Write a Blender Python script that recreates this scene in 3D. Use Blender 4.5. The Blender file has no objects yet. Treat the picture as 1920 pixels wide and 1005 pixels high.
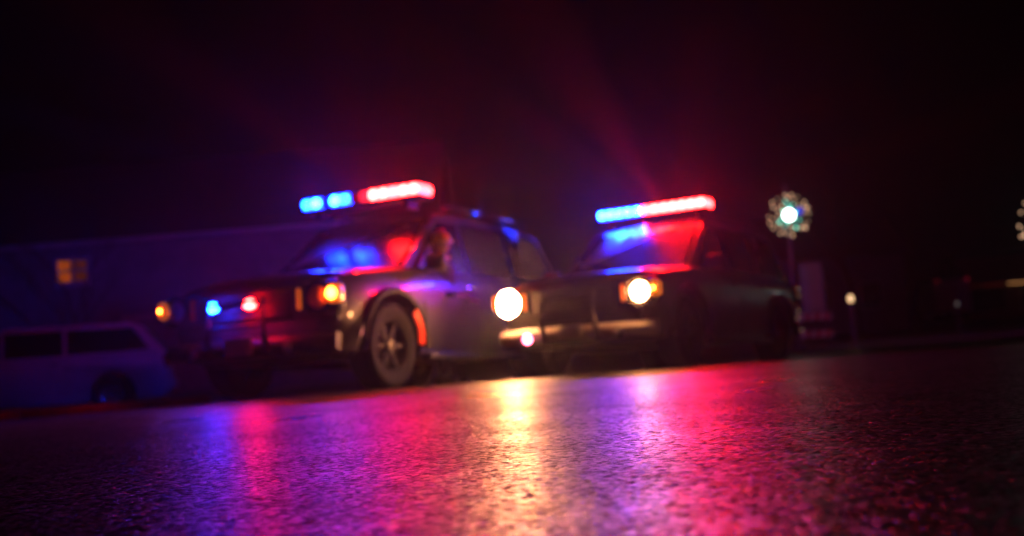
import bpy, bmesh, math, random
from math import sin, cos, pi, radians
from mathutils import Vector, Matrix
random.seed(7)
S = bpy.context.scene
COL = S.collection

# ------------------------------------------------------------------ camera
cam_d = bpy.data.cameras.new('camera'); cam = bpy.data.objects.new('camera', cam_d); COL.objects.link(cam)
ROLL, PITCH = 0.075, 0.0709
r0 = Vector((1, 0, 0)); u0 = Vector((0, -sin(PITCH), cos(PITCH))); f0 = Vector((0, cos(PITCH), sin(PITCH)))
Rv = cos(ROLL) * r0 - sin(ROLL) * u0; Uv = sin(ROLL) * r0 + cos(ROLL) * u0
M = Matrix((Rv, Uv, -f0)).transposed().to_4x4(); M.translation = Vector((0, 0, 0.30))
cam.matrix_world = M
cam_d.sensor_width = 36; cam_d.lens = 40; cam_d.clip_start = 0.02; cam_d.clip_end = 600
cam_d.dof.use_dof = True; cam_d.dof.focus_distance = 3.2; cam_d.dof.aperture_fstop = 1.5; cam_d.dof.aperture_blades = 7
S.camera = cam
# ------------------------------------------------------------------ night sky, moonlight, exposure
W = bpy.data.worlds.new('World'); S.world = W; W.use_nodes = True
wn = W.node_tree.nodes; wl = W.node_tree.links
sky = wn.new('ShaderNodeTexSky'); sky.sky_type = 'NISHITA'; sky.sun_disc = False
sky.sun_elevation = radians(25); sky.sun_rotation = radians(200)
wl.new(sky.outputs[0], wn['Background'].inputs[0]); wn['Background'].inputs[1].default_value = 0.00003
sd = bpy.data.lights.new('moonlight', 'SUN'); sd.energy = 0.0006; sd.angle = radians(0.5)
so = bpy.data.objects.new('moonlight', sd); COL.objects.link(so); so.rotation_euler = (radians(65), 0, radians(-20))
S.view_settings.view_transform = 'Standard'; S.view_settings.look = 'None'
S.view_settings.exposure = -1.5; S.view_settings.gamma = 1; S.view_settings.use_curve_mapping = False
S.cycles.use_denoising = True
S.cycles.max_bounces = 6; S.cycles.volume_bounces = 0; S.cycles.diffuse_bounces = 2; S.cycles.glossy_bounces = 3
S.cycles.caustics_reflective = False; S.cycles.caustics_refractive = False
S.cycles.sample_clamp_indirect = 2.0
HAZE_DENSITY = 0.0012
HAZE_G = 0.85

# ------------------------------------------------------------------ materials
def mat(name, col, rough=0.5, metal=0.0, coat=0.0, noise=0.0, nscale=8.0, bump=0.0, bscale=60.0, emis=None, estr=0.0, sample=True, trans=0.0, ior=1.45):
    m = bpy.data.materials.new(name); m.use_nodes = True
    N = m.node_tree.nodes; L = m.node_tree.links; b = N['Principled BSDF']
    b.inputs['Base Color'].default_value = (*col, 1); b.inputs['Roughness'].default_value = rough
    b.inputs['Metallic'].default_value = metal; b.inputs['Coat Weight'].default_value = coat
    b.inputs['Coat Roughness'].default_value = 0.06
    b.inputs['Transmission Weight'].default_value = trans; b.inputs['IOR'].default_value = ior
    tc = N.new('ShaderNodeTexCoord')
    if noise > 0:
        n = N.new('ShaderNodeTexNoise'); n.inputs['Scale'].default_value = nscale; n.inputs['Detail'].default_value = 6
        L.new(tc.outputs['Object'], n.inputs['Vector'])
        r = N.new('ShaderNodeMapRange'); r.inputs[1].default_value = 0.3; r.inputs[2].default_value = 0.7
        r.inputs[3].default_value = 1 - noise; r.inputs[4].default_value = 1 + noise * .5
        L.new(n.outputs['Fac'], r.inputs[0])
        mx = N.new('ShaderNodeMix'); mx.data_type = 'RGBA'; mx.blend_type = 'MULTIPLY'; mx.inputs[0].default_value = 1
        mx.inputs[6].default_value = (*col, 1); L.new(r.outputs[0], mx.inputs[7]); L.new(mx.outputs[2], b.inputs['Base Color'])
        r2 = N.new('ShaderNodeMapRange'); r2.inputs[3].default_value = max(0.02, rough - .12); r2.inputs[4].default_value = min(1, rough + .15)
        L.new(n.outputs['Fac'], r2.inputs[0]); L.new(r2.outputs[0], b.inputs['Roughness'])
    if bump > 0:
        n = N.new('ShaderNodeTexNoise'); n.inputs['Scale'].default_value = bscale; n.inputs['Detail'].default_value = 4
        L.new(tc.outputs['Object'], n.inputs['Vector'])
        bp = N.new('ShaderNodeBump'); bp.inputs['Strength'].default_value = bump; bp.inputs['Distance'].default_value = 0.02
        L.new(n.outputs['Fac'], bp.inputs['Height']); L.new(bp.outputs[0], b.inputs['Normal'])
    if emis:
        b.inputs['Emission Color'].default_value = (*emis, 1); b.inputs['Emission Strength'].default_value = estr
        m.cycles.emission_sampling = 'FRONT' if sample else 'NONE'
    return m
PAINT = mat('dark_paint', (.022, .022, .030), .34, coat=.7, noise=.10, nscale=3)
PALE = mat('pale_bumper', (.45, .43, .40), .4, coat=.3, noise=.15)
STEEL = mat('black_steel_rim', (.012, .012, .013), .7, noise=.2, nscale=12)
VANWHITE = mat('van_paint', (.72, .73, .76), .38, coat=.4, noise=.15, nscale=2)
BLACKTRIM = mat('black_trim', (.018, .018, .02), .45, noise=.3, nscale=20)
RUBBER = mat('rubber', (.012, .012, .013), .8, noise=.3, nscale=25, bump=.2)
ALLOY = mat('alloy', (.5, .5, .52), .32, metal=1, noise=.2, nscale=12)
CHROME = mat('chrome', (.75, .75, .77), .12, metal=1, noise=.05)
GLASS = mat('dark_glass', (.008, .009, .011), .22, noise=.1, nscale=2)
REFLECTOR = mat('lamp_bowl', (.6, .6, .62), .2, metal=1)
LENS_OFF = mat('clear_lens', (.35, .35, .38), .1, coat=.5)
TAIL_OFF = mat('tail_lens_red', (.35, .02, .015), .15, coat=.6)
AMB_OFF = mat('amber_lens', (.6, .22, .03), .2, coat=.5)
def glow(name, col, s, sample=True):
    return mat(name, tuple(min(1, c * .5) for c in col), .3, emis=col, estr=s, sample=sample)
HEAD = glow('headlamp_glow', (1.0, .36, .12), 1500)
HEAD2 = glow('headlamp_glow_side', (1.0, .36, .12), 560)
AMB = glow('amber_glow', (1.0, .20, .006), 1.8)
AMBBULB = glow('amber_bulb', (1.0, .11, .010), 200)
AMB2 = glow('amber_glow_dim', (1.0, .17, .005), 1.1)
RED = glow('red_glow', (1.0, .0038, .0032), 1900)
REDMID = glow('red_glow_mid', (1.0, .005, .006), 800)
REDDIM = glow('red_glow_dim', (1.0, .03, .06), 3)
BLUE = glow('blue_glow', (.0012, .020, 1.0), 1700)
BLUEMID = glow('blue_glow_mid', (.0008, .018, 1.0), 650)
PINK = glow('pink_fog_glow', (1.0, .12, .22), 70)
REDSOFT = glow('red_arch_glow', (1.0, .05, .010), 1.2)
REDLENS = glow('red_module_lens', (1.0, .0105, .011), 230)
BLUELENS = glow('blue_module_lens', (.003, .016, 1.0), 200)
RED_OFF = mat('red_lens', (.45, .02, .02), .15, coat=.5)
BLUE_OFF = mat('blue_lens', (.02, .06, .45), .15, coat=.5)

for m_, v_ in ((RUBBER, .08), (STEEL, .15), (BLACKTRIM, .25)): m_.node_tree.nodes['Principled BSDF'].inputs['Specular IOR Level'].default_value = v_
# ------------------------------------------------------------------ mesh helpers
def tag(o, label=None, cat=None, group=None, kind=None):
    for k, v in (('label', label), ('category', cat), ('group', group), ('kind', kind)):
        if v: o[k] = v
    return o
def link(name, bm, m, parent=None, smooth=True, loc=None, rot=None):
    bmesh.ops.recalc_face_normals(bm, faces=bm.faces)
    me = bpy.data.meshes.new(name); bm.to_mesh(me); bm.free(); me.materials.append(m)
    if smooth:
        for p in me.polygons: p.use_smooth = True
        try: me.set_sharp_from_angle(angle=radians(38))
        except Exception: pass
    o = bpy.data.objects.new(name, me); COL.objects.link(o)
    if parent: o.parent = parent
    if loc is not None: o.location = loc
    if rot is not None: o.rotation_euler = rot
    return o
def empty(name, loc, rot=(0, 0, 0)):
    o = bpy.data.objects.new(name, None); COL.objects.link(o); o.location = loc; o.rotation_euler = rot; o.empty_display_size = .3
    return o
def copy_tree(o, parent=None):
    c = o.copy(); COL.objects.link(c)
    if parent: c.parent = parent
    for ch in list(o.children): copy_tree(ch, c)
    return c
def B(): return bmesh.new()
def box(bm, c, s, bev=0.0, rot=None):
    g = bmesh.ops.create_cube(bm, size=1)['verts']
    m = Matrix.Translation(c) @ (rot.to_4x4() if rot else Matrix()) @ Matrix.Diagonal((*s, 1))
    bmesh.ops.transform(bm, matrix=m, verts=g)
    if bev > 0:
        es = list({e for v in g for e in v.link_edges})
        bmesh.ops.bevel(bm, geom=es, offset=bev, segments=2, affect='EDGES', profile=.5)
    return bm
def cyl(bm, c, r, h, axis='Z', n=24, r2=None):
    g = bmesh.ops.create_cone(bm, cap_ends=True, segments=n, radius1=r, radius2=r if r2 is None else r2, depth=h)['verts']
    R = {'Z': Matrix(), 'X': Matrix.Rotation(pi / 2, 4, 'Y'), 'Y': Matrix.Rotation(-pi / 2, 4, 'X')}[axis]
    bmesh.ops.transform(bm, matrix=Matrix.Translation(c) @ R, verts=g); return bm
def ball(bm, c, r, sc=(1, 1, 1), u=12, v=8):
    g = bmesh.ops.create_uvsphere(bm, u_segments=u, v_segments=v, radius=r)['verts']
    bmesh.ops.transform(bm, matrix=Matrix.Translation(c) @ Matrix.Diagonal((*sc, 1)), verts=g); return bm
def tube(bm, pts, r, n=8):
    pts = [Vector(p) for p in pts]; rings = []
    for i, p in enumerate(pts):
        d = (pts[min(i + 1, len(pts) - 1)] - pts[max(i - 1, 0)]).normalized()
        a = d.cross(Vector((0, 0, 1)));
        if a.length < .05: a = d.cross(Vector((0, 1, 0)))
        a.normalize(); b = d.cross(a); rr = r[i] if isinstance(r, (list, tuple)) else r
        rings.append([bm.verts.new(p + a * rr * cos(2 * pi * k / n) + b * rr * sin(2 * pi * k / n)) for k in range(n)])
    for i in range(len(rings) - 1):
        for k in range(n):
            bm.faces.new((rings[i][k], rings[i][(k + 1) % n], rings[i + 1][(k + 1) % n], rings[i + 1][k]))
    bm.faces.new(rings[0]); bm.faces.new(rings[-1]); return bm
def lathe(bm, prof, n=36, axis='X'):
    rings = []
    for k in range(n):
        a = 2 * pi * k / n
        rings.append([bm.verts.new((h, r * cos(a), r * sin(a))) for h, r in prof])
    for k in range(n):
        for i in range(len(prof) - 1):
            bm.faces.new((rings[k][i], rings[k][i + 1], rings[(k + 1) % n][i + 1], rings[(k + 1) % n][i]))
    return bm
def prism(bm, poly, xf, t):
    """poly in (y,z); xf(y,z) gives surface x; solid between x and x+t (t may be negative)"""
    a = [bm.verts.new((xf(y, z), y, z)) for y, z in poly]
    b = [bm.verts.new((xf(y, z) + t, y, z)) for y, z in poly]
    n = len(poly)
    bm.faces.new(a); bm.faces.new(list(reversed(b)))
    for i in range(n): bm.faces.new((a[i], a[(i + 1) % n], b[(i + 1) % n], b[i]))
    return bm
def interp(tab, t):
    if t <= tab[0][0]: return tab[0][1]
    for (a, va), (b, vb) in zip(tab, tab[1:]):
        if t <= b:
            k = (t - a) / (b - a); k = k * k * (3 - 2 * k) if len(tab) > 4 else k
            return va + (vb - va) * k
    return tab[-1][1]

# ------------------------------------------------------------------ ground
def gz(y, x=0):
    if y < 10.5: d = 0
    elif y > 18.5: d = -.22
    else:
        k = (y - 10.5) / 8.0; d = -.22 * k * k * (3 - 2 * k)
    return d
def make_road():
    bm = B()
    xs = [-60, -40, -28, -20, -14] + [-10 + i * .5 for i in range(41)] + [14, 20, 28, 40, 60]
    ys = [-8, -4, -2, 0, 1, 2] + [3 + .5 * i for i in range(36)] + [22, 26, 30, 40, 60, 90, 140, 200]
    V = [[bm.verts.new((x, y, gz(y) - (.0008 * x * x if abs(x) < 12 else .115))) for x in xs] for y in ys]
    for j in range(len(ys) - 1):
        for i in range(len(xs) - 1):
            bm.faces.new((V[j][i], V[j][i + 1], V[j + 1][i + 1], V[j + 1][i]))
    m = bpy.data.materials.new('wet_asphalt'); m.use_nodes = True
    N = m.node_tree.nodes; L = m.node_tree.links; b = N['Principled BSDF']
    tc = N.new('ShaderNodeTexCoord')
    vo = N.new('ShaderNodeTexVoronoi'); vo.inputs['Scale'].default_value = 62; L.new(tc.outputs['Object'], vo.inputs['Vector'])
    n1 = N.new('ShaderNodeTexNoise'); n1.inputs['Scale'].default_value = 62; n1.inputs['Detail'].default_value = 5; n1.inputs['Roughness'].default_value = .65
    L.new(tc.outputs['Object'], n1.inputs['Vector'])
    n2 = N.new('ShaderNodeTexNoise'); n2.inputs['Scale'].default_value = 1.1; n2.inputs['Detail'].default_value = 5
    L.new(tc.outputs['Object'], n2.inputs['Vector'])
    cr = N.new('ShaderNodeValToRGB'); cr.color_ramp.elements[0].color = (.028, .028, .03, 1); cr.color_ramp.elements[1].color = (.085, .083, .08, 1)
    mx = N.new('ShaderNodeMath'); mx.operation = 'MULTIPLY'; L.new(vo.outputs['Color'], mx.inputs[0]); L.new(n1.outputs['Fac'], mx.inputs[1])
    L.new(mx.outputs[0], cr.inputs[0]); L.new(cr.outputs[0], b.inputs['Base Color'])
    rr = N.new('ShaderNodeMapRange'); rr.inputs[1].default_value = .3; rr.inputs[2].default_value = .7; rr.inputs[3].default_value = .26; rr.inputs[4].default_value = .42
    L.new(n2.outputs['Fac'], rr.inputs[0]); L.new(rr.outputs[0], b.inputs['Roughness'])
    bp = N.new('ShaderNodeBump'); bp.inputs['Strength'].default_value = .75; bp.inputs['Distance'].default_value = .006
    ad = N.new('ShaderNodeMath'); ad.operation = 'SUBTRACT'; L.new(n1.outputs['Fac'], ad.inputs[0]); L.new(vo.outputs['Distance'], ad.inputs[1])
    L.new(ad.outputs[0], bp.inputs['Height'])
    sb = N.new('ShaderNodeVectorMath'); sb.operation = 'SUBTRACT'; L.new(vo.outputs['Color'], sb.inputs[0]); sb.inputs[1].default_value = (.5, .5, .5)
    sc = N.new('ShaderNodeVectorMath'); sc.operation = 'MULTIPLY'; L.new(sb.outputs[0], sc.inputs[0]); sc.inputs[1].default_value = (.62, .62, 0)
    av = N.new('ShaderNodeVectorMath'); av.operation = 'ADD'; L.new(bp.outputs[0], av.inputs[0]); L.new(sc.outputs[0], av.inputs[1])
    nv = N.new('ShaderNodeVectorMath'); nv.operation = 'NORMALIZE'; L.new(av.outputs[0], nv.inputs[0]); L.new(nv.outputs[0], b.inputs['Normal'])
    sx = N.new('ShaderNodeSeparateColor'); L.new(vo.outputs['Color'], sx.inputs[0])
    pw = N.new('ShaderNodeMath'); pw.operation = 'POWER'; L.new(sx.outputs[2], pw.inputs[0]); pw.inputs[1].default_value = 4.0
    sp = N.new('ShaderNodeMapRange'); sp.inputs[3].default_value = .02; sp.inputs[4].default_value = .5; 
    n3 = N.new('ShaderNodeTexNoise'); n3.inputs['Scale'].default_value = .8; n3.inputs['Detail'].default_value = 7; n3.inputs['Roughness'].default_value = .62
    L.new(tc.outputs['Object'], n3.inputs['Vector'])
    pr = N.new('ShaderNodeMapRange'); pr.inputs[1].default_value = .36; pr.inputs[2].default_value = .62; pr.inputs[3].default_value = .35; pr.inputs[4].default_value = 1.1
    L.new(n3.outputs['Fac'], pr.inputs[0])
    pm = N.new('ShaderNodeMath'); pm.operation = 'MULTIPLY'; L.new(pw.outputs[0], pm.inputs[0]); L.new(pr.outputs[0], pm.inputs[1]); L.new(pm.outputs[0], sp.inputs[0])
    L.new(sp.outputs[0], b.inputs['Specular IOR Level'])
    o = link('road', bm, m); tag(o, kind='structure'); return o
make_road()
CONC = mat('concrete', (.27, .26, .25), .75, noise=.35, nscale=4, bump=.3)
REDLITKERB = mat('red_lit_kerb', (.42, .03, .02), .5, noise=.35, nscale=9, bump=.2)  # red light from the roof bar put into the kerb colour
def kerb_run(name, m, p0, p1, n, label=None):
    root = empty(name, (0, 0, 0)); tag(root, kind='structure')
    p0 = Vector(p0); p1 = Vector(p1); d = (p1 - p0) / n; ang = math.atan2(d.y, d.x)
    src = None
    for i in range(n):
        if src is None:
            bm = B(); box(bm, (0, 0, 0), (d.length - .012, .16, .15), .015); src = s = link('kerb_stone', bm, m, root)
        else:
            s = src.copy(); COL.objects.link(s)
        c = p0 + d * (i + .5); s.location = c; s.rotation_euler = (0, 0, ang)
    return root
kerb_run('kerb', REDLITKERB, (-6.2, 11.9, -.02), (-3.3, 12.15, -.03), 3)
kerb_run('kerb', CONC, (6.6, 29.0, -.28), (12.6, 31.5, -.28), 6)
bm = B(); box(bm, (16.0, 36.0, -.29), (22, 11, .13), .01, Matrix.Rotation(math.atan2(2.5, 6), 3, 'Z'))
tag(link('pavement', bm, CONC), kind='structure')
bm = B(); box(bm, (-18, 27.2, -.28), (26, 6.0, .15), .01); tag(link('driveway', bm, CONC), kind='structure')

# ------------------------------------------------------------------ lamps that throw a beam
def spot(parent, loc, direction, col, watts, cone, blend=.6, r=.04):
    d = bpy.data.lights.new('beam', 'SPOT'); d.energy = watts; d.color = col; d.spot_size = radians(cone); d.spot_blend = blend; d.shadow_soft_size = r
    o = bpy.data.objects.new('beam', d); COL.objects.link(o); o.parent = parent; o.location = loc
    o.rotation_euler = Vector(direction).to_track_quat('-Z', 'Y').to_euler()
    return o
HEADC, REDC, BLUEC = (1, .58, .30), (1, .012, .008), (.003, .03, 1)

# ------------------------------------------------------------------ wheels
def wheel(parent, x, y, z, r, side, w=.27):
    e = empty('wheel', (x, y, z)); e.parent = parent
    bm = B(); h = w / 2
    lathe(bm, [(-h * .8, r * .62), (-h, r * .72), (-h, r * .9), (-h * .8, r * .98), (-h * .3, r), (h * .3, r), (h * .8, r * .98), (h, r * .9), (h, r * .72), (h * .8, r * .62), (-h * .8, r * .62)], 40)
    link('tyre', bm, RUBBER, e)
    bm = B()
    lathe(bm, [(-h * .7, r * .63), (h * .78 * side, r * .64), (h * .82 * side, r * .60), (h * .5 * side, r * .56), (h * .2 * side, r * .5), (h * .2 * side, .001)], 36)
    for k in range(6):
        a = 2 * pi * k / 6
        box(bm, (h * .48 * side, cos(a) * r * .33, sin(a) * r * .33), (.03, r * .52, r * .13), .008, Matrix.Rotation(a, 3, 'X'))
    link('rim', bm, STEEL, e)
    bm = B(); cyl(bm, (h * .6 * side, 0, 0), r * .13, .05, 'X', 18); link('hub_cap', bm, CHROME, e)

# ------------------------------------------------------------------ emergency utility vehicle (faces local -Y, origin on ground mid wheelbase)
HW = .98
def build_vehicle(name, lamps):
    T = empty(name, (0, 0, 0))
    FA, RA, WR = -1.62, 1.45, .40
    wt = [(-2.50, .82), (-2.40, .92), (-2.15, .97), (-1.6, .98), (1.9, .98), (2.3, .94), (2.5, .86)]
    tt = [(-2.50, .88), (-2.42, 1.02), (-2.2, 1.09), (-1.7, 1.13), (-1.15, 1.18), (2.2, 1.16), (2.5, 1.08)]
    bt = [(-2.50, .46), (-2.3, .34), (-1.9, .30), (2.0, .30), (2.5, .44)]
    def side_x(y, z):
        w = interp(wt, y); k = [(.28, w - .09), (.40, w - .025), (.60, w), (.86, w - .005), (1.0, w - .035), (1.12, w - .10), (1.2, w - .16)]
        return interp(k, z)
    ys = [-2.50, -2.46, -2.40, -2.3, -2.15, -1.95, -1.7, -1.45, -1.2, -.8, -.3, .3, .9, 1.4, 1.8, 2.1, 2.3, 2.42, 2.5]
    bm = B(); rings = []
    for y in ys:
        w, t, b = interp(wt, y), interp(tt, y), interp(bt, y)
        half = [(0, b), (w - .16, b), (w - .06, b + .03), (w - .02, b + .14), (w, (b + t) * .45), (w - .004, t - .26), (w - .03, t - .13), (w - .075, t - .05), (w - .17, t - .01), (w * .5, t + .012), (0, t + .018)]
        ring = [bm.verts.new((x, y, z)) for x, z in half] + [bm.verts.new((-x, y, z)) for x, z in reversed(half[1:-1])]
        rings.append(ring)
    n = len(rings[0])
    for i in range(len(rings) - 1):
        for k in range(n): bm.faces.new((rings[i][k], rings[i][(k + 1) % n], rings[i + 1][(k + 1) % n], rings[i + 1][k]))
    bm.faces.new(rings[0]); bm.faces.new(rings[-1])
    body = link('body', bm, PAINT, T)
    # wheel arch cutters (applied straight away)
    bm = B()
    for ya in (FA, RA): cyl(bm, (0, ya, WR - .01), .50, 3, 'X', 40)
    cut = link('cutter', bm, PAINT)
    md = body.modifiers.new('arches', 'BOOLEAN'); md.object = cut; md.operation = 'DIFFERENCE'; md.solver = 'EXACT'
    dg = bpy.context.evaluated_depsgraph_get(); me = bpy.data.meshes.new_from_object(body.evaluated_get(dg))
    body.modifiers.clear(); body.data = me
    bpy.data.objects.remove(cut)
    for p in me.polygons: p.use_smooth = True
    try: me.set_sharp_from_angle(angle=radians(35))
    except Exception: pass
    # cabin
    base = [(-1.22, 1.14, .86), (2.38, 1.12, .86)]
    gh = [(-1.24, 1.16, .80), (-.42, 1.74, .70), (.1, 1.80, .71), (1.2, 1.79, .71), (1.95, 1.72, .69), (2.42, 1.14, .80)]
    def cab_x(y, z): return interp([(1.12, .875), (1.78, .715)], z)
    bm = B(); low = []; top = []
    yl = [-1.24, -.6, .1, 1.2, 1.95, 2.42]
    yt = [-.42, -.2, .1, 1.2, 1.80, 1.98]; zt = [1.735, 1.765, 1.785, 1.78, 1.745, 1.70]
    L = [(x, y, 1.12) for y in yl for x in (.875,)]
    Vv = {}
    for i in range(6):
        for s in (1, -1):
            Vv[i, 0, s] = bm.verts.new((s * (.875 if 0 < i < 5 else .82), yl[i], 1.12))
            Vv[i, 1, s] = bm.verts.new((s * cab_x(0, zt[i]), yt[i], zt[i]))
            Vv[i, 2, s] = bm.verts.new((s * (cab_x(0, zt[i]) - .07), yt[i], zt[i] + .045))
        Vv[i, 3, 0] = bm.verts.new((0, yt[i] - (.06 if i == 0 else 0) + (.04 if i == 5 else 0), zt[i] + .065))
    for i in range(5):
        for s in (1, -1):
            bm.faces.new((Vv[i, 0, s], Vv[i + 1, 0, s], Vv[i + 1, 1, s], Vv[i, 1, s]))
            bm.faces.new((Vv[i, 1, s], Vv[i + 1, 1, s], Vv[i + 1, 2, s], Vv[i, 2, s]))
            bm.faces.new((Vv[i, 2, s], Vv[i + 1, 2, s], Vv[i + 1, 3, 0], Vv[i, 3, 0]))
    for i in (0, 5):
        bm.faces.new((Vv[i, 0, 1], Vv[i, 1, 1], Vv[i, 2, 1], Vv[i, 3, 0], Vv[i, 2, -1], Vv[i, 1, -1], Vv[i, 0, -1]))
    link('roof', bm, PAINT, T)
    def lerp(a, b, k): return tuple(a[j] + (b[j] - a[j]) * k for j in range(3))
    def glass_face(c4, inset, off, name):      # c4: lower-left, lower-right, upper-right, upper-left
        c = [Vector(v) for v in c4]; ctr = sum(c, Vector()) / 4; nrm = (c[1] - c[0]).cross(c[3] - c[0]).normalized()
        if nrm.dot(ctr - Vector((0, .5, 1.3))) < 0: nrm = -nrm
        inn = [v + (ctr - v).normalized() * inset for v in c]
        bm = B(); a = [bm.verts.new(v + nrm * off) for v in inn]; b = [bm.verts.new(v - nrm * .01) for v in inn]
        bm.faces.new(a); bm.faces.new(b)
        for k in range(4): bm.faces.new((a[k], a[(k + 1) % 4], b[(k + 1) % 4], b[k]))
        return link(name, bm, GLASS, T, smooth=False)
    glass_face([(-.80, -1.235, 1.13), (.80, -1.235, 1.13), (.715, -.45, 1.735), (-.715, -.45, 1.735)], .055, .012, 'windscreen')
    glass_face([(-.80, 2.42, 1.14), (.80, 2.42, 1.14), (.70, 1.99, 1.69), (-.70, 1.99, 1.69)], .07, .012, 'rear_window')
    for s in (1, -1):
        for poly in ([(-1.0, 1.17), (-.02, 1.17), (-.02, 1.69), (-.38, 1.69)], [(.06, 1.17), (.98, 1.17), (.98, 1.70), (.06, 1.70)], [(1.10, 1.17), (2.15, 1.17), (1.86, 1.66), (1.10, 1.69)]):
            bm = B(); prism(bm, poly, lambda y, z: s * (cab_x(y, z) + .008), -s * .03); link('side_window', bm, GLASS, T, smooth=False)
        for (ya, yb) in ((-1.08, .0), (.035, 1.0)):
            bm = B(); zs = [.40, .5, .62, .8, .95, 1.06, 1.11]; yy = [ya, (ya + yb) / 2, yb]
            if ya > 0: yy = [ya, .6, yb]
            V = [[(bm.verts.new((s * (side_x(y, z) + .010), y, z)), bm.verts.new((s * (side_x(y, z) - .01), y, z))) for y in yy] for z in zs]
            for j in range(len(zs) - 1):
                for i in range(2): bm.faces.new((V[j][i][0], V[j][i + 1][0], V[j + 1][i + 1][0], V[j + 1][i][0]))
            for j in range(len(zs) - 1):
                for i in (0, 2): bm.faces.new((V[j][i][0], V[j][i][1], V[j + 1][i][1], V[j + 1][i][0]))
            d = link('door', bm, PAINT, T)
            bm = B(); box(bm, (s * (side_x(yb, .98) + .03), yb - .16, .985), (.03, .17, .03), .01); link('door_handle', bm, CHROME, d)
        bm = B(); tube(bm, [(s * 1.0, FA + .515 * cos(a), WR - .01 + .515 * sin(a)) for a in [pi * (-.02 + 1.04 * k / 20) for k in range(21)]], .03, 6)
        link('wheel_arch_trim', bm, BLACKTRIM, T)
        bm = B(); tube(bm, [(s * 1.0, RA + .515 * cos(a), WR - .01 + .515 * sin(a)) for a in [pi * (-.02 + 1.04 * k / 20) for k in range(21)]], .03, 6)
        link('wheel_arch_trim', bm, BLACKTRIM, T)
        bm = B(); box(bm, (s * .97, -.08, .30), (.12, 2.0, .07), .02); link('running_board', bm, BLACKTRIM, T)
        bm = B(); box(bm, (s * 1.07, -.98, 1.20), (.22, .10, .16), .035); tube(bm, [(s * .88, -.95, 1.13), (s * 1.0, -.97, 1.17)], .025, 6)
        mr = link('door_mirror', bm, BLACKTRIM, T)
        bm = B(); box(bm, (s * 1.07, -.924, 1.20), (.17, .008, .12), .002); link('mirror_glass', bm, CHROME, mr)
        wheel(T, s * .83, FA, WR, WR, s); wheel(T, s * .83, RA, WR, WR, s)
        # tail lights
        bm = B(); box(bm, (s * .86, 2.45, .95), (.14, .10, .30), .03); link('tail_light', bm, TAIL_OFF, T)
        bm = B(); tube(bm, [(s * .66, -.1, 1.86), (s * .66, 0, 1.90), (s * .66, 1.6, 1.88), (s * .66, 1.75, 1.82)], .018, 6); link('roof_rail', bm, BLACKTRIM, T)
    bm = B()   # inner wheel wells, dark floor
    box(bm, (0, -.05, .33), (1.5, 4.4, .06), .01); link('underbody', bm, BLACKTRIM, T)
    bm = B(); tube(bm, [(x, -2.52 + .13 * abs(x) ** 3, .44) for x in [-.93 + .093 * k for k in range(21)]], .085, 10)
    box(bm, (0, -2.44, .44), (1.2, .12, .13), .03); link('front_bumper', bm, PALE if lamps['pale_bumper'] else BLACKTRIM, T)
    bm = B(); box(bm, (0, 2.50, .46), (1.8, .16, .2), .05); link('rear_bumper', bm, BLACKTRIM, T)
    # grille with bars
    bm = B(); box(bm, (0, -2.485, .80), (1.02, .07, .30), .02); gr = link('grille', bm, BLACKTRIM, T)
    for k in range(4):
        bm = B(); box(bm, (0, -2.535, .70 + k * .067), (.98, .02, .022), .006); link('grille_bar', bm, BLACKTRIM, gr)
    bm = B(); box(bm, (0, -2.615, .45), (.31, .012, .15), .003); link('number_plate', bm, mat('plate', (.5, .5, .48), .5, noise=.1), T)
    bm = B()
    for s in (1, -1): tube(bm, [(s * .32, -2.60, .36), (s * .32, -2.66, .55), (s * .30, -2.62, .86)], .028, 8)
    tube(bm, [(-.31, -2.645, .62), (.31, -2.645, .62)], .022, 8); tube(bm, [(-.31, -2.63, .82), (.31, -2.63, .82)], .022, 8)
    link('push_bar', bm, BLACKTRIM, T)
    # headlights
    for s in (1, -1):
        L = lamps['right' if s > 0 else 'left']
        bm = B(); box(bm, (s * .78, -2.43, .82), (.44, .16, .30), .07); hl = link('headlight', bm, BLACKTRIM, T)
        bm = B(); lathe(bm, [(.0, .15), (.05, .13), (.08, .06), (.09, .001)], 24)
        bmesh.ops.transform(bm, matrix=Matrix.Translation((s * .80, -2.525, .82)) @ Matrix.Rotation(pi / 2, 4, 'Z'), verts=bm.verts[:]); link('reflector_bowl', bm, REFLECTOR, hl)
        bm = B(); ball(bm, (s * .80, -2.52, .82), L.get('r', .1), (1, .35, 1)); link('lamp', bm, L['lamp'], hl)
        bm = B(); box(bm, (s * .955, -2.47, .84), (.10, .15, .16), .03); ts = link('turn_signal', bm, L['outer'], hl)
        if L.get('bulb'): bm = B(); ball(bm, (s * .965, -2.55, .84), L['bulb'], (1, .5, 1)); link('bulb', bm, AMBBULB, T)
        bm = B(); box(bm, (s * .60, -2.51, .82), (.035, .04, .18), .012); link('turn_signal', bm, L['inner'], hl)
        if L.get('beam'):
            spot(hl, (s * .80, -2.60, .82), (0, -1, -.02), HEADC, L['beam'] * .12, 62, .9, .06)
            spot(hl, (s * .80, -2.61, .82), (0, -1, .015), HEADC, L['beam'] * 8, 7, .6, .06)
        bm = B(); cyl(bm, (s * .53, -2.60 + .03, .41), .06, .05, 'Y', 20); fl = link('fog_lamp', bm, BLACKTRIM, T)
        bm = B(); ball(bm, (s * .53, -2.612, .41), .052, (1, .35, 1)); link('lens', bm, lamps['fog'][s > 0], fl)
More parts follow.
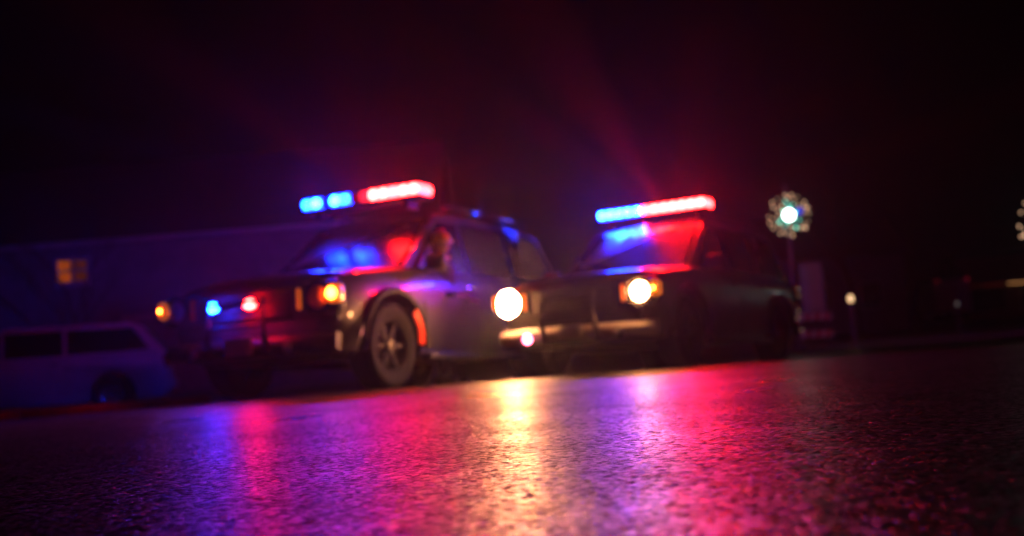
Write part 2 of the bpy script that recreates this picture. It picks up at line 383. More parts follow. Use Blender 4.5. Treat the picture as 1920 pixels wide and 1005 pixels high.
    for x, m, r in lamps['strobes']:
        bm = B(); box(bm, (x, -2.60, .81), (.13, .04, .06), .015); st = link('grille_strobe', bm, BLACKTRIM, T)
        bm = B(); ball(bm, (x, -2.63, .81), .048, (1.5, .4, .9)); link('lens', bm, m, st)
        spot(st, (x, -2.67, .81), (-.1, -1, 0.0), REDC if r else BLUEC, 120 if r else 350, 110, .8, .03)
    if lamps.get('arch_glow'):
        # added glowing wedge, stands in for red light caught inside the front arch
        bm = B()
        poly = [(FA + q * cos(radians(t)), WR + q * sin(radians(t))) for q, t in ((.42, 2), (.495, 2), (.495, 22), (.495, 44), (.42, 44), (.42, 22))]
        prism(bm, poly, lambda y, z: side_x(y, z) + .012, .02); link('arch_glow_wedge', bm, REDSOFT, T)
    # light bar
    lb = empty('light_bar', (0, lamps['bar_y'], 1.885)); lb.parent = T
    module_beams = []
    bm = B(); box(bm, (0, 0, .045), (1.50, .30, .035), .015)
    for s in (1, -1): box(bm, (s * .55, 0, -.01), (.06, .22, .10), .01)
    link('base', bm, BLACKTRIM, lb)
    bm = B(); box(bm, (0, 0, .185), (1.46, .27, .02), .008); link('top_cover', bm, BLACKTRIM, lb)
    mods = lamps['modules']; k = len(mods); wd = 1.46 / k
    for i, (m, bw, c) in enumerate(mods):
        x = -.73 + wd * (i + .5)
        end = i in (0, k - 1)
        bm = B(); box(bm, (x, -.0, .12), (wd - .012, .28, .105), .02)
        isb = m in (BLUE, BLUEMID, BLUE_OFF)
        if bw: module_beams.append((x, (i - 5.5) * 11, BLUEC if isb else REDC, 15000 if isb else 5500, 6.5, (7, 4, 9, 5, 8, 3)[i % 6]))
        link('light_module', bm, (BLUELENS if isb else REDLENS) if bw else m, lb)
        if bw:
            bm = B(); ball(bm, (x, -.13, .12), .054 * bw, (1.05, .6, .9), 14, 8); link('bulb', bm, m, lb)
            bm = B(); ball(bm, (x, .13, .12), .054 * bw, (1.05, .6, .9), 14, 8); link('bulb', bm, m, lb)
    for x, ang, c, w_, cone, el in module_beams + lamps['beams']:
        if abs(ang) > 80: cone = 22
        w_ *= 5
        a = radians(ang)
        spot(lb, (x + (.12 * sin(a) if abs(x) > .6 else 0), -.17 * cos(a), .11), (sin(a), -cos(a), math.tan(radians(el))), c, w_, cone, .8, .03)
    bm = B(); tube(bm, [(.3, 1.4, 1.82), (.3, 1.42, 2.25)], .006, 6); link('antenna', bm, BLACKTRIM, T)
    return T

def seat(T, x, y, yaw, sc=1.0):
    h = Vector((sin(yaw), -cos(yaw)))      # heading
    zf = gz(y + h.y * 1.6 * sc) - .0008 * x * x; zr = gz(y - h.y * 1.45 * sc) - .0008 * x * x
    pit = math.atan2(zf - zr, 3.07 * sc)
    T.scale = (sc, sc, sc); T.location = (x, y, (zf + zr) / 2)
    T.rotation_euler = (Matrix.Rotation(yaw, 3, 'Z') @ Matrix.Rotation(-pit, 3, 'X')).to_euler()
BEAMS = [(sx * x, sx * a, BLUEC if sx < 0 else REDC, w, 9, e) for sx in (-1, 1) for x, a, w, e in ((.66, 90, 2500, 2), (.45, 140, 700, 5), (.66, 115, 700, 4))]
OFF = dict(lamp=LENS_OFF, outer=AMB_OFF, inner=AMB_OFF)
Bm = [(BLUE, 1, 0)] * 5 + [(REDMID, 1, 0)] + [(RED, 1, 0)] * 6
vehB = build_vehicle('emergency_vehicle', dict(pale_bumper=True,
    left=dict(lamp=HEAD, outer=AMB, inner=AMB2, beam=220, r=.145), right=dict(lamp=HEAD2, outer=AMB, inner=AMB2, beam=120, r=.10, bulb=.02),
    fog=(PINK, LENS_OFF), strobes=[], bar_y=-.18, modules=Bm,
    beams=BEAMS))
tag(vehB, 'dark emergency vehicle with both headlights burning and a full blue and red roof bar', 'emergency vehicle', 'emergency vehicles with flashing roof bars')
seat(vehB, 1.90, 14.35, radians(-31))
Am = [(BLUEMID, 1, 0), (BLUE, 1, 0), (BLUE_OFF, 0, 0), (BLUE, 1, 0), (BLUEMID, 1, 0), (RED_OFF, 0, 0), (REDDIM, 0, 0), (RED, 1, 0), (RED, 1, 0), (REDMID, 1, 0), (RED, 1, 0), (RED, 1, 0)]
vehA = build_vehicle('emergency_vehicle', dict(pale_bumper=False, arch_glow=True,
    left=dict(lamp=LENS_OFF, outer=AMB2, inner=AMB_OFF, bulb=.02), right=dict(lamp=AMB_OFF, outer=AMB, inner=AMB2, bulb=.05),
    fog=(LENS_OFF, LENS_OFF), strobes=[(-.26, BLUE, 0), (.16, RED, 1)], bar_y=-.55, modules=Am,
    beams=BEAMS))
tag(vehA, 'dark emergency vehicle with amber corner lamps, blue and red grille strobes and dark headlights', 'emergency vehicle', 'emergency vehicles with flashing roof bars')
seat(vehA, -1.46, 14.3, radians(-27), 1.17)

# ------------------------------------------------------------------ parked van on the left (local: nose to -X, side towards -Y)
def build_van():
    T = empty('parked_van', (0, 0, 0))
    prof = [(-2.35, .35), (-2.42, .55), (-2.38, .78), (-2.2, .88), (-1.5, 1.02), (2.28, 1.02), (2.38, .80), (2.42, .5), (2.34, .22), (-2.2, .20)]
    bm = B()
    def sect(hw, inset, pts, zoff=0):
        return [bm.verts.new((x - inset * (1 if x > 2.2 else -1 if x < -2.2 else 0), hw, z)) for x, z in pts]
    prof = [(x, z) for x, z in prof]
    R = [[bm.verts.new((x * k, y, z)) for x, z in prof] for y, k in ((-.945, .975), (-.90, 1.0), (.90, 1.0), (.945, .975))]
    for a in range(3):
        for k in range(len(prof)): bm.faces.new((R[a][k], R[a][(k + 1) % len(prof)], R[a + 1][(k + 1) % len(prof)], R[a + 1][k]))
    bm.faces.new(R[0]); bm.faces.new(list(reversed(R[3])))
    body = link('body', bm, VANWHITE, T)
    bm = B()
    for x in (-1.50, 1.42): cyl(bm, (x, 0, .33), .40, 3, 'Y', 36)
    cut = link('cutter', bm, VANWHITE)
    md = body.modifiers.new('arches', 'BOOLEAN'); md.object = cut; md.solver = 'EXACT'
    dg = bpy.context.evaluated_depsgraph_get(); me = bpy.data.meshes.new_from_object(body.evaluated_get(dg)); body.modifiers.clear(); body.data = me
    bpy.data.objects.remove(cut)
    # cabin: roof line long, rear pillar raked
    up = [(-1.55, .98), (-.75, 1.50), (-.3, 1.57), (1.75, 1.56), (1.95, 1.50), (2.36, .98)]
    bm = B(); R = []
    for y, sc in ((-.90, 0), (-.80, 1), (.80, 1), (.90, 0)):
        pass
    def ring(y0, y1): return [bm.verts.new((x, y0 + (y1 - y0) * (z - .98) / .6, z)) for x, z in up]
    a = ring(-.90, -.74); b = ring(.90, .74); n = len(up)
    bm.faces.new(a); bm.faces.new(b)
    for k in range(n): bm.faces.new((a[k], a[(k + 1) % n], b[(k + 1) % n], b[k]))
    bmesh.ops.bevel(bm, geom=bm.edges[:], offset=.035, segments=2, affect='EDGES')
    link('roof', bm, VANWHITE, T)
    def sy(z): return -.90 + .16 * (z - .98) / .6
    for s in (1, -1):
        for poly in ([(-1.30, 1.04), (-.42, 1.04), (-.42, 1.47), (-.72, 1.45)], [(-.36, 1.04), (.62, 1.04), (.62, 1.48), (-.36, 1.48)], [(.68, 1.04), (2.08, 1.06), (1.90, 1.32), (1.78, 1.46), (.68, 1.48)]):
            bm = B(); aa = [bm.verts.new((x, s * (sy(z) - .008), z)) for x, z in poly]; bb = [bm.verts.new((x, s * (sy(z) + .03), z)) for x, z in poly]
            bm.faces.new(aa); bm.faces.new(bb); m_ = len(poly)
            for k in range(m_): bm.faces.new((aa[k], aa[(k + 1) % m_], bb[(k + 1) % m_], bb[k]))
            link('side_window', bm, GLASS, T, smooth=False)
        bm = B(); box(bm, (2.36, s * .86, .84), (.14, .18, .24), .04); link('tail_light', bm, TAIL_OFF, T)
        bm = B(); box(bm, (-2.28, s * .72, .72), (.16, .34, .16), .04); link('headlight', bm, LENS_OFF, T)
        bm = B(); box(bm, (-1.0, s * 1.0, 1.08), (.14, .18, .13), .03); link('door_mirror', bm, BLACKTRIM, T)
        for xa, xb in ((-1.05, -.40), (-.36, .62)):
            bm = B(); box(bm, ((xa + xb) / 2, s * .945, .66), (xb - xa - .02, .02, .64), .008); d = link('door', bm, VANWHITE, T)
            bm = B(); box(bm, (xb - .14, s * .975, .90), (.16, .03, .03), .01); link('door_handle', bm, CHROME, d)
        for x in (-1.50, 1.42):
            e = empty('wheel', (x, s * .83, .33)); e.parent = T; e.rotation_euler = (0, 0, -pi / 2)
            bm = B(); h = .11; r = .33
            lathe(bm, [(-h * .8, r * .62), (-h, r * .75), (-h, r * .92), (-h * .6, r), (h * .6, r), (h, r * .92), (h, r * .75), (h * .8, r * .62), (-h * .8, r * .62)], 36); link('tyre', bm, RUBBER, e)
            bm = B(); ss = s
            ss = 1 if s < 0 else -1
            lathe(bm, [(h * .82 * ss, r * .63), (h * .7 * ss, r * .55), (h * .5 * ss, r * .3), (h * .6 * ss, .001)], 30)
            for q in range(5):
                an = 2 * pi * q / 5; box(bm, (h * .72 * ss, cos(an) * r * .33, sin(an) * r * .33), (.02, r * .5, r * .12), .005, Matrix.Rotation(an, 3, 'X'))
            link('rim', bm, CHROME, e)
    bm = B(); box(bm, (2.42, 0, .42), (.12, 1.7, .2), .05); link('rear_bumper', bm, VANWHITE, T)
    bm = B(); box(bm, (-2.40, 0, .42), (.12, 1.6, .2), .05); link('front_bumper', bm, VANWHITE, T)
    q = [(2.33, 1.03), (1.99, 1.46)]
    bm = B(); c = [(2.345, -.72, 1.03), (2.345, .72, 1.03), (2.02, .62, 1.45), (2.02, -.62, 1.45)]
    o_ = Vector((.79, 0, .61)) * .02
    aa = [bm.verts.new(Vector(v) + o_) for v in c]; bb = [bm.verts.new(Vector(v) - o_ * 2) for v in c]
    bm.faces.new(aa); bm.faces.new(bb)
    for k in range(4): bm.faces.new((aa[k], aa[(k + 1) % 4], bb[(k + 1) % 4], bb[k]))
    link('rear_window', bm, GLASS, T, smooth=False)
    bm = B(); c = [(-1.53, -.74, 1.03), (-1.53, .74, 1.03), (-.82, .64, 1.48), (-.82, -.64, 1.48)]
    o_ = Vector((-.54, 0, .84)) * .02
    aa = [bm.verts.new(Vector(v) + o_) for v in c]; bb = [bm.verts.new(Vector(v) - o_ * 2) for v in c]
    bm.faces.new(aa); bm.faces.new(bb)
    for k in range(4): bm.faces.new((aa[k], aa[(k + 1) % 4], bb[(k + 1) % 4], bb[k]))
    link('windscreen', bm, GLASS, T, smooth=False)
    return T
van = build_van(); van.location = (-8.83, 20.8, -.22 - .07); van.rotation_euler = (0, 0, radians(14)); van.scale = (1, 1, 1.02)
tag(van, 'pale van parked in front of the dark house, its tail beside the emergency vehicle', 'van')

# ------------------------------------------------------------------ house behind the van
SIDING = mat('siding', (.16, .16, .18), .7, noise=.2, nscale=3, bump=.1)
ROOFM = mat('roof_shingle', (.05, .045, .045), .85, noise=.4, nscale=10, bump=.5)
TRIM = mat('white_trim', (.35, .35, .35), .5, noise=.1)
GARAGE = mat('garage_paint', (.20, .20, .22), .6, noise=.15)
WARM = glow('warm_window', (1.0, .17, .006), .75)
WARMDIM = glow('warm_window_dim', (1.0, .20, .02), .13)
def build_house():
    T = empty('house', (-9.2, 27.0, -.2))
    # front wall as courses of lap siding
    x0, x1 = -9.5, 7.2
    bm = B(); box(bm, ((x0 + x1) / 2, .15 + 4, 1.85), (x1 - x0, 8.0, 3.7), .0); link('wall', bm, SIDING, T, smooth=False)
    for k in range(19):
        bm = B(); z = .1 + k * .19
        v = [(x0, .14, z), (x1, .14, z), (x1, .095, z), (x0, .095, z), (x0, .125, z + .195), (x1, .125, z + .195), (x1, .15, z + .195), (x0, .15, z + .195)]
        v = [bm.verts.new(p) for p in v]
        for f in ((0, 1, 2, 3), (3, 2, 5, 4), (4, 5, 6, 7), (7, 6, 1, 0), (0, 3, 4, 7), (1, 6, 5, 2)): bm.faces.new([v[i] for i in f])
        link('siding_board', bm, SIDING, T, smooth=False)
    bm = B(); v = [bm.verts.new(p) for p in [(x0 - .4, -.45, 3.68), (x1 + .4, -.45, 3.68), (x1 + .4, 4.2, 6.3), (x0 - .4, 4.2, 6.3), (x0 - .4, 8.8, 3.68), (x1 + .4, 8.8, 3.68), (x0 - .4, -.45, 3.80), (x1 + .4, -.45, 3.80), (x1 + .4, 4.2, 6.42), (x0 - .4, 4.2, 6.42), (x0 - .4, 8.8, 3.80), (x1 + .4, 8.8, 3.80)]]
    for f in ((6, 7, 8, 9), (9, 8, 11, 10), (0, 1, 7, 6), (4, 5, 11, 10), (0, 3, 9, 6), (3, 4, 10, 9), (1, 2, 8, 7), (2, 5, 11, 8), (0, 1, 2, 3), (3, 2, 5, 4)): bm.faces.new([v[i] for i in f])
    rf = link('roof', bm, ROOFM, T, smooth=False)
    bm = B(); tube(bm, [(x0 - .4, -.52, 3.72), (x1 + .4, -.52, 3.72)], .065, 8); link('gutter', bm, TRIM, rf)
    # window
    wx, wz, ww, wh = -1.27, 3.14, .70, .50
    bm = B()
    for sx in (-1, 1): box(bm, (wx + sx * (ww / 2 + .04), .06, wz), (.08, .1, wh + .16), .008)
    for sz in (-1, 1): box(bm, (wx, .06, wz + sz * (wh / 2 + .04)), (ww, .09, .08), .008)
    box(bm, (wx, .055, wz), (.07, .07, wh), .006); box(bm, (wx - ww / 4 - .02, .057, wz), (ww / 2 - .04, .06, .06), .0); box(bm, (wx + ww / 4 + .02, .057, wz), (ww / 2 - .04, .06, .06), .0)
    wf = link('window', bm, TRIM, T)
    for sx in (-1, 1):
        for sz in (-1, 1):
            bm = B(); box(bm, (wx + sx * (ww / 4 + .016), .075, wz + sz * (wh / 4 + .013)), (ww / 2 - .035, .012, wh / 2 - .03)); link('pane', bm, WARM if sx < 0 else WARMDIM, wf, smooth=False)
    bm = B(); box(bm, (wx, .03, wz - wh / 2 - .11), (ww + .25, .16, .05), .01); link('sill', bm, TRIM, wf)
    # garage door in panels
    gx, gw, gh = 1.0, 2.0, 1.75
    bm = B()
    for sx in (-1, 1): box(bm, (gx + sx * (gw / 2 + .07), .05, gh / 2 + .04), (.14, .12, gh + .08), .01)
    box(bm, (gx, .05, gh + .15), (gw + .28, .12, .14), .01); gd = link('garage_door', bm, TRIM, T)
    for r in range(4):
        for c in range(3):
            bm = B(); box(bm, (gx + (c - 1) * gw / 3, .075, .25 + r * .43), (gw / 3 - .02, .05, .41), .015); link('panel', bm, GARAGE, gd)
    tag(T, 'long dark house with lap siding and one small warm lit window under its pale gutter', 'house')
build_house()
# ------------------------------------------------------------------ trees
BARK = mat('bark', (.07, .05, .04), .9, noise=.4, nscale=15, bump=.6)
TWIG = mat('twig', (.09, .055, .03), .85, noise=.3, nscale=30)
def bare_tree(loc, h, seed, label, spread=.5, trunk_r=.09):
    rnd = random.Random(seed); T = empty('bare_tree', loc); tr = B(); br = B()
    def grow(p, d, l, r, lev, bm):
        pts = [p]; 
        for k in range(4):
            d = (d + Vector((rnd.uniform(-.18, .18), rnd.uniform(-.18, .18), rnd.uniform(-.04, .12)))).normalized(); p = p + d * l / 4; pts.append(p)
        tube(bm, pts, [r * (1 - .13 * k) for k in range(5)], 6 if lev < 2 else 4)
        if lev < 5:
            for _ in range(3 if lev < 4 else 2):
                nd = (d + Vector((rnd.uniform(-1, 1), rnd.uniform(-1, 1), rnd.uniform(-.2, .5))) * (spread + .1 * lev)).normalized()
                grow(pts[rnd.choice((2, 3, 4, 4))], nd, l * rnd.uniform(.6, .8), r * .5, lev + 1, br)
    grow(Vector((0, 0, 0)), Vector((0, 0, 1)), h * .33, trunk_r, 0, tr)
    link('trunk', tr, BARK, T); link('crown', br, TWIG, T); tag(T, label, 'tree'); return T
bare_tree((-9.35, 25.4, -.25), 5.4, 4, 'small bare tree growing against the lit window of the house', .6)
bare_tree((12.6, 27.5, -.22), 4.6, 9, 'bare tree behind the snowflake decoration cut by the picture edge', .6, .08)
bare_tree((13.2, 44, -.22), 7.5, 12, 'tall bare tree standing in the dark beyond the pole', .5, .16)

# ------------------------------------------------------------------ snowflake decorations on poles
POLE = mat('pole_metal', (.16, .16, .17), .4, metal=.6, noise=.25, nscale=10)
BULBW = glow('bulb_white', (.75, 1.0, .90), 45)
BULBT = glow('bulb_teal', (.15, .9, .65), 7, False)
BULBA = glow('bulb_warm', (1.0, .60, .34), 3.4, False)
BULBB = glow('bulb_blue', (.05, .08, 1.0), 1.6, False)
def snowflake_pole(loc, H, R, label, wound, rnd):
    T = empty('decoration_pole', loc)
    bm = B(); tube(bm, [(0, .12, 0), (0, .12, .25), (0, .12, H * .6), (0, .12, H + R + .25)], [.10, .07, .055, .045], 12); cyl(bm, (0, .12, .06), .15, .12); 
    link('pole', bm, POLE, T)
    F = empty('snowflake', (0, 0, H)); F.parent = T
    bm = B()
    pts = []
    for k in range(6):
        a = radians(12 + 60 * k); d = Vector((sin(a), 0, cos(a))); pr = Vector((cos(a), 0, -sin(a)))
        tube(bm, [(0, 0, 0), tuple(d * R)], .012, 6)
        for f, l in ((.45, .26), (.72, .30)):
            for s in (1, -1): tube(bm, [tuple(d * R * f), tuple(d * R * (f + l * .7) + pr * s * R * l)], .01, 5)
            for s in (1, -1):
                for q in (.5, 1): pts.append((d * R * (f + l * .7 * q) + pr * s * R * l * q, f))
        for q in (.9, 1.0): pts.append((d * R * q, 1.0))
        for q in (.14, .21, .28, .36): pts.append((d * R * q, .2))
    link('frame', bm, POLE, F)
    first = {}
    for p, f in pts:
        m = BULBT if f < .3 else BULBA
        if f == .45 and rnd.random() < .25: m = BULBT
        if rnd.random() < .30 and f > .3: continue
        if m not in first:
            bm = B(); ball(bm, (0, 0, 0), .020, (1, 1, 1.2), 8, 6); first[m] = o = link('bulb', bm, m, F)
        else:
            o = first[m].copy(); COL.objects.link(o)
        o.location = p + Vector((0, -.03, 0)); s = rnd.uniform(.55, 1.45); o.scale = (s, s, s)
    bm = B(); ball(bm, (0, -.05, 0), .125, (1, .6, 1)); o = link('centre_lamp', bm, BULBW, F)
    bm = B(); ball(bm, (R * .52, -.05, R * .16), .085, (1, .5, 1.1)); link('blue_lamp', bm, BULBB, F)
    if wound:
        g = B(); wp = [(.075 * cos(a), .12 + .075 * sin(a), z) for a, z in [(k * .55, .45 + k * .014) for k in range(70)]]
        tube(g, wp, .006, 4); st = link('wound_string', g, POLE, T)
        src = None
        for k in range(0, 70, 4):
            if rnd.random() < .25: continue
            if src is None: bm = B(); ball(bm, (0, 0, 0), .02, (1, 1, 1.6), 6, 5); src = o = link('bulb', bm, glow('bulb_string', (1.0, .62, .34), .9, False), st)
            else: o = src.copy(); COL.objects.link(o)
            x, y, z = wp[k]; o.location = (x * 1.25, .12 + (y - .12) * 1.25, z); 
    tag(T, label, 'pole', 'poles carrying lit snowflakes'); return T
snowflake_pole((6.42, 26.0, -.22), 3.10, .48, 'pole beside the striped barricade, its round lit snowflake shown whole', True, random.Random(3))
snowflake_pole((10.50, 22.0, -.22), 2.15, .66, 'pole whose lit snowflake is cut off by the right edge of the picture', False, random.Random(5))

# ------------------------------------------------------------------ barricade with sign panel
RSTR = mat('reflective_red', (.55, .03, .02), .4, noise=.15); WSTR = mat('reflective_white', (.62, .60, .62), .4, noise=.1)
def barricade(loc, rz):
    T = empty('barricade', loc, (0, 0, rz))
    for s in (-1, 1):
        bm = B(); box(bm, (s * .40, .03, 1.0), (.05, .05, 2.05), .006); link('upright', bm, POLE, T)
        bm = B(); box(bm, (s * .40, .0, .03), (.06, 1.1, .06), .01); link('foot', bm, POLE, T)
    for z in (.30, .74):
        bm = B(); box(bm, (0, -.02, z), (1.02, .03, .17), .006); bd = link('board', bm, WSTR, T)
        for k in range(4):
            x = -.40 + k * .255
            bm = B(); v = [(x - .085, z - .08), (x + .03, z - .08), (x + .11, z + .08), (x - .005, z + .08)]
            a = [bm.verts.new((p, -.039, q)) for p, q in v]; b = [bm.verts.new((p, -.030, q)) for p, q in v]
            bm.faces.new(a); bm.faces.new(b)
            for i in range(4): bm.faces.new((a[i], a[(i + 1) % 4], b[(i + 1) % 4], b[i]))
            link('stripe', bm, RSTR, bd, smooth=False)
    bm = B(); box(bm, (.06, -.02, 1.48), (.56, .02, 1.26), .006); link('sign_panel', bm, mat('grey_sign', (.42, .42, .45), .45, noise=.12), T)
    tag(T, 'red and white striped barricade with a tall pale panel, standing at the kerb', 'barricade')
barricade((7.52, 29.0, -.20), radians(6))

# ------------------------------------------------------------------ person standing at the side of the left vehicle
CLOTH = mat('dark_uniform', (.03, .03, .045), .85, noise=.3, nscale=30, bump=.3)
COAT = mat('dark_coat', (.04, .035, .05), .8, noise=.3, nscale=20, bump=.3); YELLOW = mat('yellow_reflective', (.70, .48, .02), .35, coat=.3)
SKIN = mat('skin', (.45, .27, .19), .5, noise=.1); HELM_GLINT = mat('red_helmet_glint', (.5, .03, .02), .25, coat=.6)
def skin_mesh(name, verts, edges, radii, m, parent, sub=2, root=0):
    me = bpy.data.meshes.new(name); me.from_pydata(verts, edges, []); o = bpy.data.objects.new(name, me); COL.objects.link(o)
    o.parent = parent; me.materials.append(m)
    sk = o.modifiers.new('skin', 'SKIN'); sk.use_smooth_shade = True
    for i, r in enumerate(radii):
        rr = r if isinstance(r, tuple) else (r, r); me.skin_vertices[0].data[i].radius = rr
    me.skin_vertices[0].data[root].use_root = True
    ss = o.modifiers.new('sub', 'SUBSURF'); ss.levels = sub; ss.render_levels = sub
    return o
def person(loc, rz):
    T = empty('person', loc, (0, 0, rz))
    v = [(0, 0, .96), (0, 0, 1.12), (0, .0, 1.30), (0, .01, 1.43), (0, 0, 1.52), (0, -.02, 1.60), (0, -.025, 1.68),
         (.10, 0, .90), (.11, -.02, .50), (.12, .03, .10), (.12, -.10, .045), (-.10, 0, .90), (-.12, .01, .50), (-.13, .05, .10), (-.13, -.08, .045),
         (.17, .01, 1.42), (.25, .02, 1.16), (.24, -.16, 1.00), (-.17, .01, 1.42), (-.24, .03, 1.15), (-.20, -.18, 1.04), (.225, -.235, .985), (-.175, -.25, 1.04)]
    e = [(0, 1), (1, 2), (2, 3), (3, 4), (4, 5), (5, 6), (0, 7), (7, 8), (8, 9), (9, 10), (0, 11), (11, 12), (12, 13), (13, 14), (3, 15), (15, 16), (16, 17), (17, 21), (3, 18), (18, 19), (19, 20), (20, 22)]
    r = [(.15, .11), (.14, .10), (.16, .11), (.13, .09), .055, .07, .075, .095, .065, .045, .045, .095, .065, .045, .045, .06, .045, .035, .06, .045, .035, .035, .035]
    skin_mesh('body', v, e, r, CLOTH, T)
    hd = B(); ball(hd, (0, -.03, 1.645), .088, (.86, 1.02, 1.25), 20, 14); ball(hd, (0, -.125, 1.63), .016, (.8, 1, 1.4), 8, 6)
    for s in (1, -1): ball(hd, (s * .078, -.02, 1.64), .022, (.4, .8, 1.3), 8, 6)
    ball(hd, (0, -.105, 1.585), .022, (1.3, .5, .35), 8, 6)
    for s in (1, -1): ball(hd, (s * .03, -.108, 1.66), .011, (1.2, .6, .8), 8, 6)
    link('head', hd, SKIN, T)
    hm = B(); g = bmesh.ops.create_uvsphere(hm, u_segments=24, v_segments=14, radius=.118)['verts']
    bmesh.ops.delete(hm, geom=[q for q in g if q.co.z < -.01], context='VERTS')
    bmesh.ops.transform(hm, matrix=Matrix.Translation((0, -.02, 1.69)) @ Matrix.Diagonal((.95, 1.1, 1.0, 1)), verts=hm.verts[:])
    cyl(hm, (0, -.03, 1.685), .145, .012, n=24); link('helmet', hm, YELLOW, T)
    hb = B(); box(hb, (0, -.03, 1.815), (.05, .10, .05), .015); link('helmet_glint', hb, HELM_GLINT, T)  # added red block, a reflection on the helmet top given as colour
    vv = B(); rings = []
    for z, a, b_ in ((.98, .215, .165), (1.12, .21, .16), (1.28, .225, .165), (1.40, .215, .15), (1.47, .13, .10)):
        rings.append([vv.verts.new((a * cos(2 * pi * k / 24), b_ * sin(2 * pi * k / 24), z)) for k in range(24)])
    for i in range(4):
        for k in range(24): vv.faces.new((rings[i][k], rings[i][(k + 1) % 24], rings[i + 1][(k + 1) % 24], rings[i + 1][k]))
    ve = link('coat', vv, COAT, T)
    cb = B(); tube(cb, [(.095 * cos(2 * pi * k / 16), .085 * sin(2 * pi * k / 16) - .01, 1.50) for k in range(17)], .028, 8); link('collar', cb, YELLOW, ve)
    for s, base in ((1, Vector((.225, -.25, .985))), (-1, Vector((-.175, -.265, 1.04)))):
        d = Vector((-.1 * s, -1, -.15)).normalized(); lat = Vector((1, 0, 0)); v = [tuple(base), tuple(base + d * .055)]; ed = [(0, 1)]; rr = [(.03, .018), (.036, .016)]
        for q in range(4):
            l = (.028, .032, .030, .024)[q]; p0 = base + d * .085 + lat * (-.027 + .018 * q); i = len(v)
            v += [tuple(p0), tuple(p0 + d * l + Vector((0, 0, -.010))), tuple(p0 + d * l * 1.5 + Vector((0, 0, -.035)))]
            ed += [(1, i), (i, i + 1), (i + 1, i + 2)]; rr += [.009, .0085, .0075]
        i = len(v); p0 = base + d * .03 + lat * (-.035 * s)
        v += [tuple(p0), tuple(p0 + d * .03 + lat * (-.015 * s)), tuple(p0 + d * .055 + lat * (-.012 * s) + Vector((0, 0, -.015)))]
        ed += [(0, i), (i, i + 1), (i + 1, i + 2)]; rr += [.011, .010, .0085]
        skin_mesh('hand', v, ed, rr, SKIN, T, 1)
    for s, x, y in ((1, .12, -.06), (-1, -.13, -.04)):
        bm = B(); box(bm, (x, y, .05), (.10, .29, .10), .035); link('boot', bm, BLACKTRIM, T)
    tag(T, 'person in a dark coat and yellow helmet standing beside an emergency vehicle', 'person')
person((-.84, 13.4, gz(13.4)), radians(70))

# ------------------------------------------------------------------ far street on the right
def bollard(loc, s, label, m):
    T = empty('garden_lamp', loc); bm = B(); tube(bm, [(0, 0, 0), (0, 0, 1.1 * s)], .035 * s, 8); cyl(bm, (0, 0, .03), .09 * s, .06); link('post', bm, POLE, T)
    bm = B(); ball(bm, (0, 0, 1.2 * s), .09 * s, (.85, .85, 1.15)); link('globe', bm, m, T)
    bm = B(); cyl(bm, (0, 0, 1.32 * s), .11 * s, .05 * s, r2=.03 * s); link('cap', bm, POLE, T)
    tag(T, label, 'garden lamp')
bollard((8.95, 30.4, -.20), .97, 'small warm globe lamp on a short post right of the barricade', glow('globe_glow', (1, .60, .30), 5))
bollard((15.1, 39.0, -.20), .75, 'dim grey lamp on a short post far right of the warm globe lamp', glow('globe_dim', (.5, .42, .40), .5))
def truck():
    T = empty('box_truck', (30.0, 78.0, -.2), (0, 0, radians(-8)))
    bm = B(); box(bm, (0, 2.6, 1.9), (2.3, 5.2, 2.3), .05); link('cargo_box', bm, VANWHITE, T)
    bm = B(); box(bm, (0, 6.2, 1.35), (2.0, 1.7, 1.7), .15); link('cab', bm, VANWHITE, T)
    bm = B(); box(bm, (0, 3.2, .62), (1.0, 6.5, .2), .02); link('chassis', bm, BLACKTRIM, T)
    bm = B(); box(bm, (0, 5.345 + 1.71, 1.65), (1.7, .04, .6), .01); link('windscreen', bm, GLASS, T)
    for s in (-1, 1):
        bm = B(); box(bm, (s * .57, -.02, 1.0), (.9, .05, .4), .01)
        for y in (1.0, 6.1): wheel(T, s * .95, y, .42, .42, s, .26)
        bm.free(); bm = B(); box(bm, (s * 1.0, -.03, 2.95), (.14, .05, .09), .01); link('marker_lamp', bm, glow('truck_red', (1, .02, .05), .9 if s > 0 else .5, False), T)
    tag(T, 'distant box truck seen from behind with two small red marker lamps', 'truck')
truck()
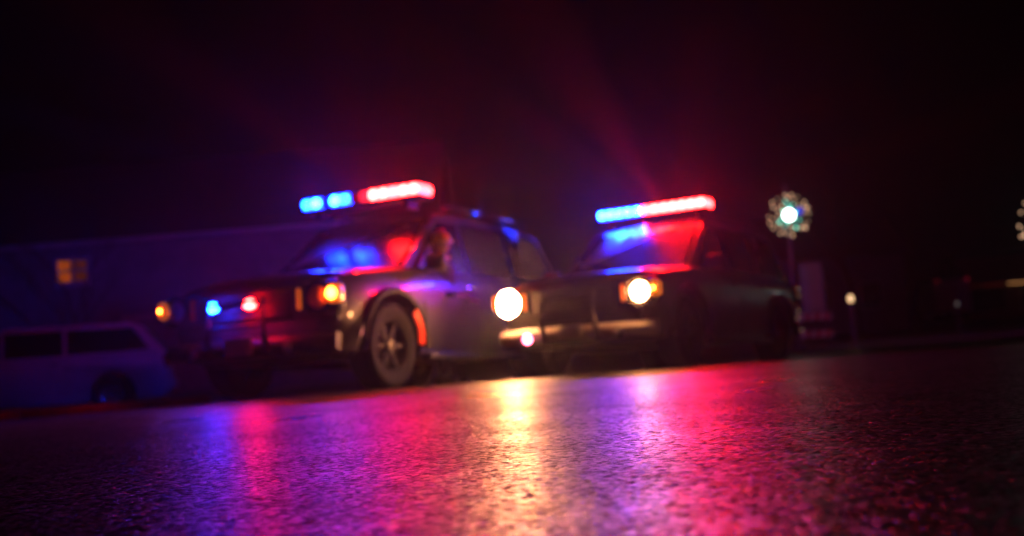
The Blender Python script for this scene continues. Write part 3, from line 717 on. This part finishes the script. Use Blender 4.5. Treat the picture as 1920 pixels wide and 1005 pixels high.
def shop():
    T = empty('shop_building', (41.0, 85.0, -.2), (0, 0, radians(-14)))
    bm = B(); box(bm, (0, 4, 2.4), (15, 8, 4.8), .02); link('wall', bm, mat('brick_dark', (.22, .12, .09), .85, noise=.3, nscale=5, bump=.3), T, smooth=False)
    bm = B(); box(bm, (0, 4, 4.95), (15.4, 8.4, .3), .03); link('roof', bm, ROOFM, T)
    for k in range(4):
        x = -5.4 + k * 3.6; bm = B(); box(bm, (x, -.03, 1.5), (2.6, .08, 2.0), .01); f = link('window', bm, TRIM, T)
        bm = B(); box(bm, (x, -.075, 1.5), (2.4, .02, 1.8), 0); link('pane', bm, GLASS, f, smooth=False)
    bm = B(); box(bm, (0, -.5, 2.85), (14.6, 1.0, .22), .02); link('awning', bm, GARAGE, T)
    for x, w, m in ((-6.9, 1.6, glow('tube_dim_red', (1, .03, .01), .10, False)), (-5.1, 1.6, glow('tube_red', (1, .05, .01), .16, False)), (-3.2, 1.7, glow('tube_warm', (1, .42, .14), 2.2, False))):
        bm = B(); tube(bm, [(x - w / 2, -1.02, 2.6), (x + w / 2, -1.02, 2.6)], .035, 8); link('tube_light', bm, m, T)
    tag(T, 'dark brick shop with a thin warm tube light under its awning at the picture edge', 'shop')
shop()
# dark house roof behind the right vehicle
T = empty('brick_house', (15.5, 58, -.2)); bm = B(); box(bm, (0, 4, 2.0), (9, 8, 4.0), .02); link('wall', bm, SIDING, T, smooth=False)
bm = B(); v = [bm.verts.new(p) for p in [(-4.9, -.4, 3.9), (4.9, -.4, 3.9), (4.9, 8.4, 3.9), (-4.9, 8.4, 3.9), (-4.9, 4, 6.6), (4.9, 4, 6.6)]]
for f in ((0, 1, 5, 4), (2, 3, 4, 5), (0, 4, 3), (1, 2, 5), (0, 3, 2, 1)): bm.faces.new([v[i] for i in f])
link('roof', bm, ROOFM, T, smooth=False)
for x in (-2.6, .0, 2.6):
    bm = B(); box(bm, (x, -.03, 1.9), (1.1, .08, 1.3), .01); f = link('window', bm, TRIM, T)
    bm = B(); box(bm, (x, -.075, 1.9), (.95, .02, 1.15)); link('pane', bm, GLASS, f, smooth=False)
T.name = 'house'; tag(T, 'unlit gabled house standing dark behind the barricade', 'house')

# ------------------------------------------------------------------ haze
bm = B(); box(bm, (0, 46, 4.2), (110, 110, 12.0))
hz = bpy.data.materials.new('haze'); hz.use_nodes = True; N = hz.node_tree.nodes; N.clear()
out = N.new('ShaderNodeOutputMaterial'); pv = N.new('ShaderNodeVolumePrincipled')
pv.inputs['Color'].default_value = (.92, .94, 1, 1); pv.inputs['Density'].default_value = HAZE_DENSITY; pv.inputs['Anisotropy'].default_value = HAZE_G
hz.node_tree.links.new(pv.outputs[0], out.inputs['Volume'])
tag(link('haze', bm, hz, smooth=False), kind='stuff')
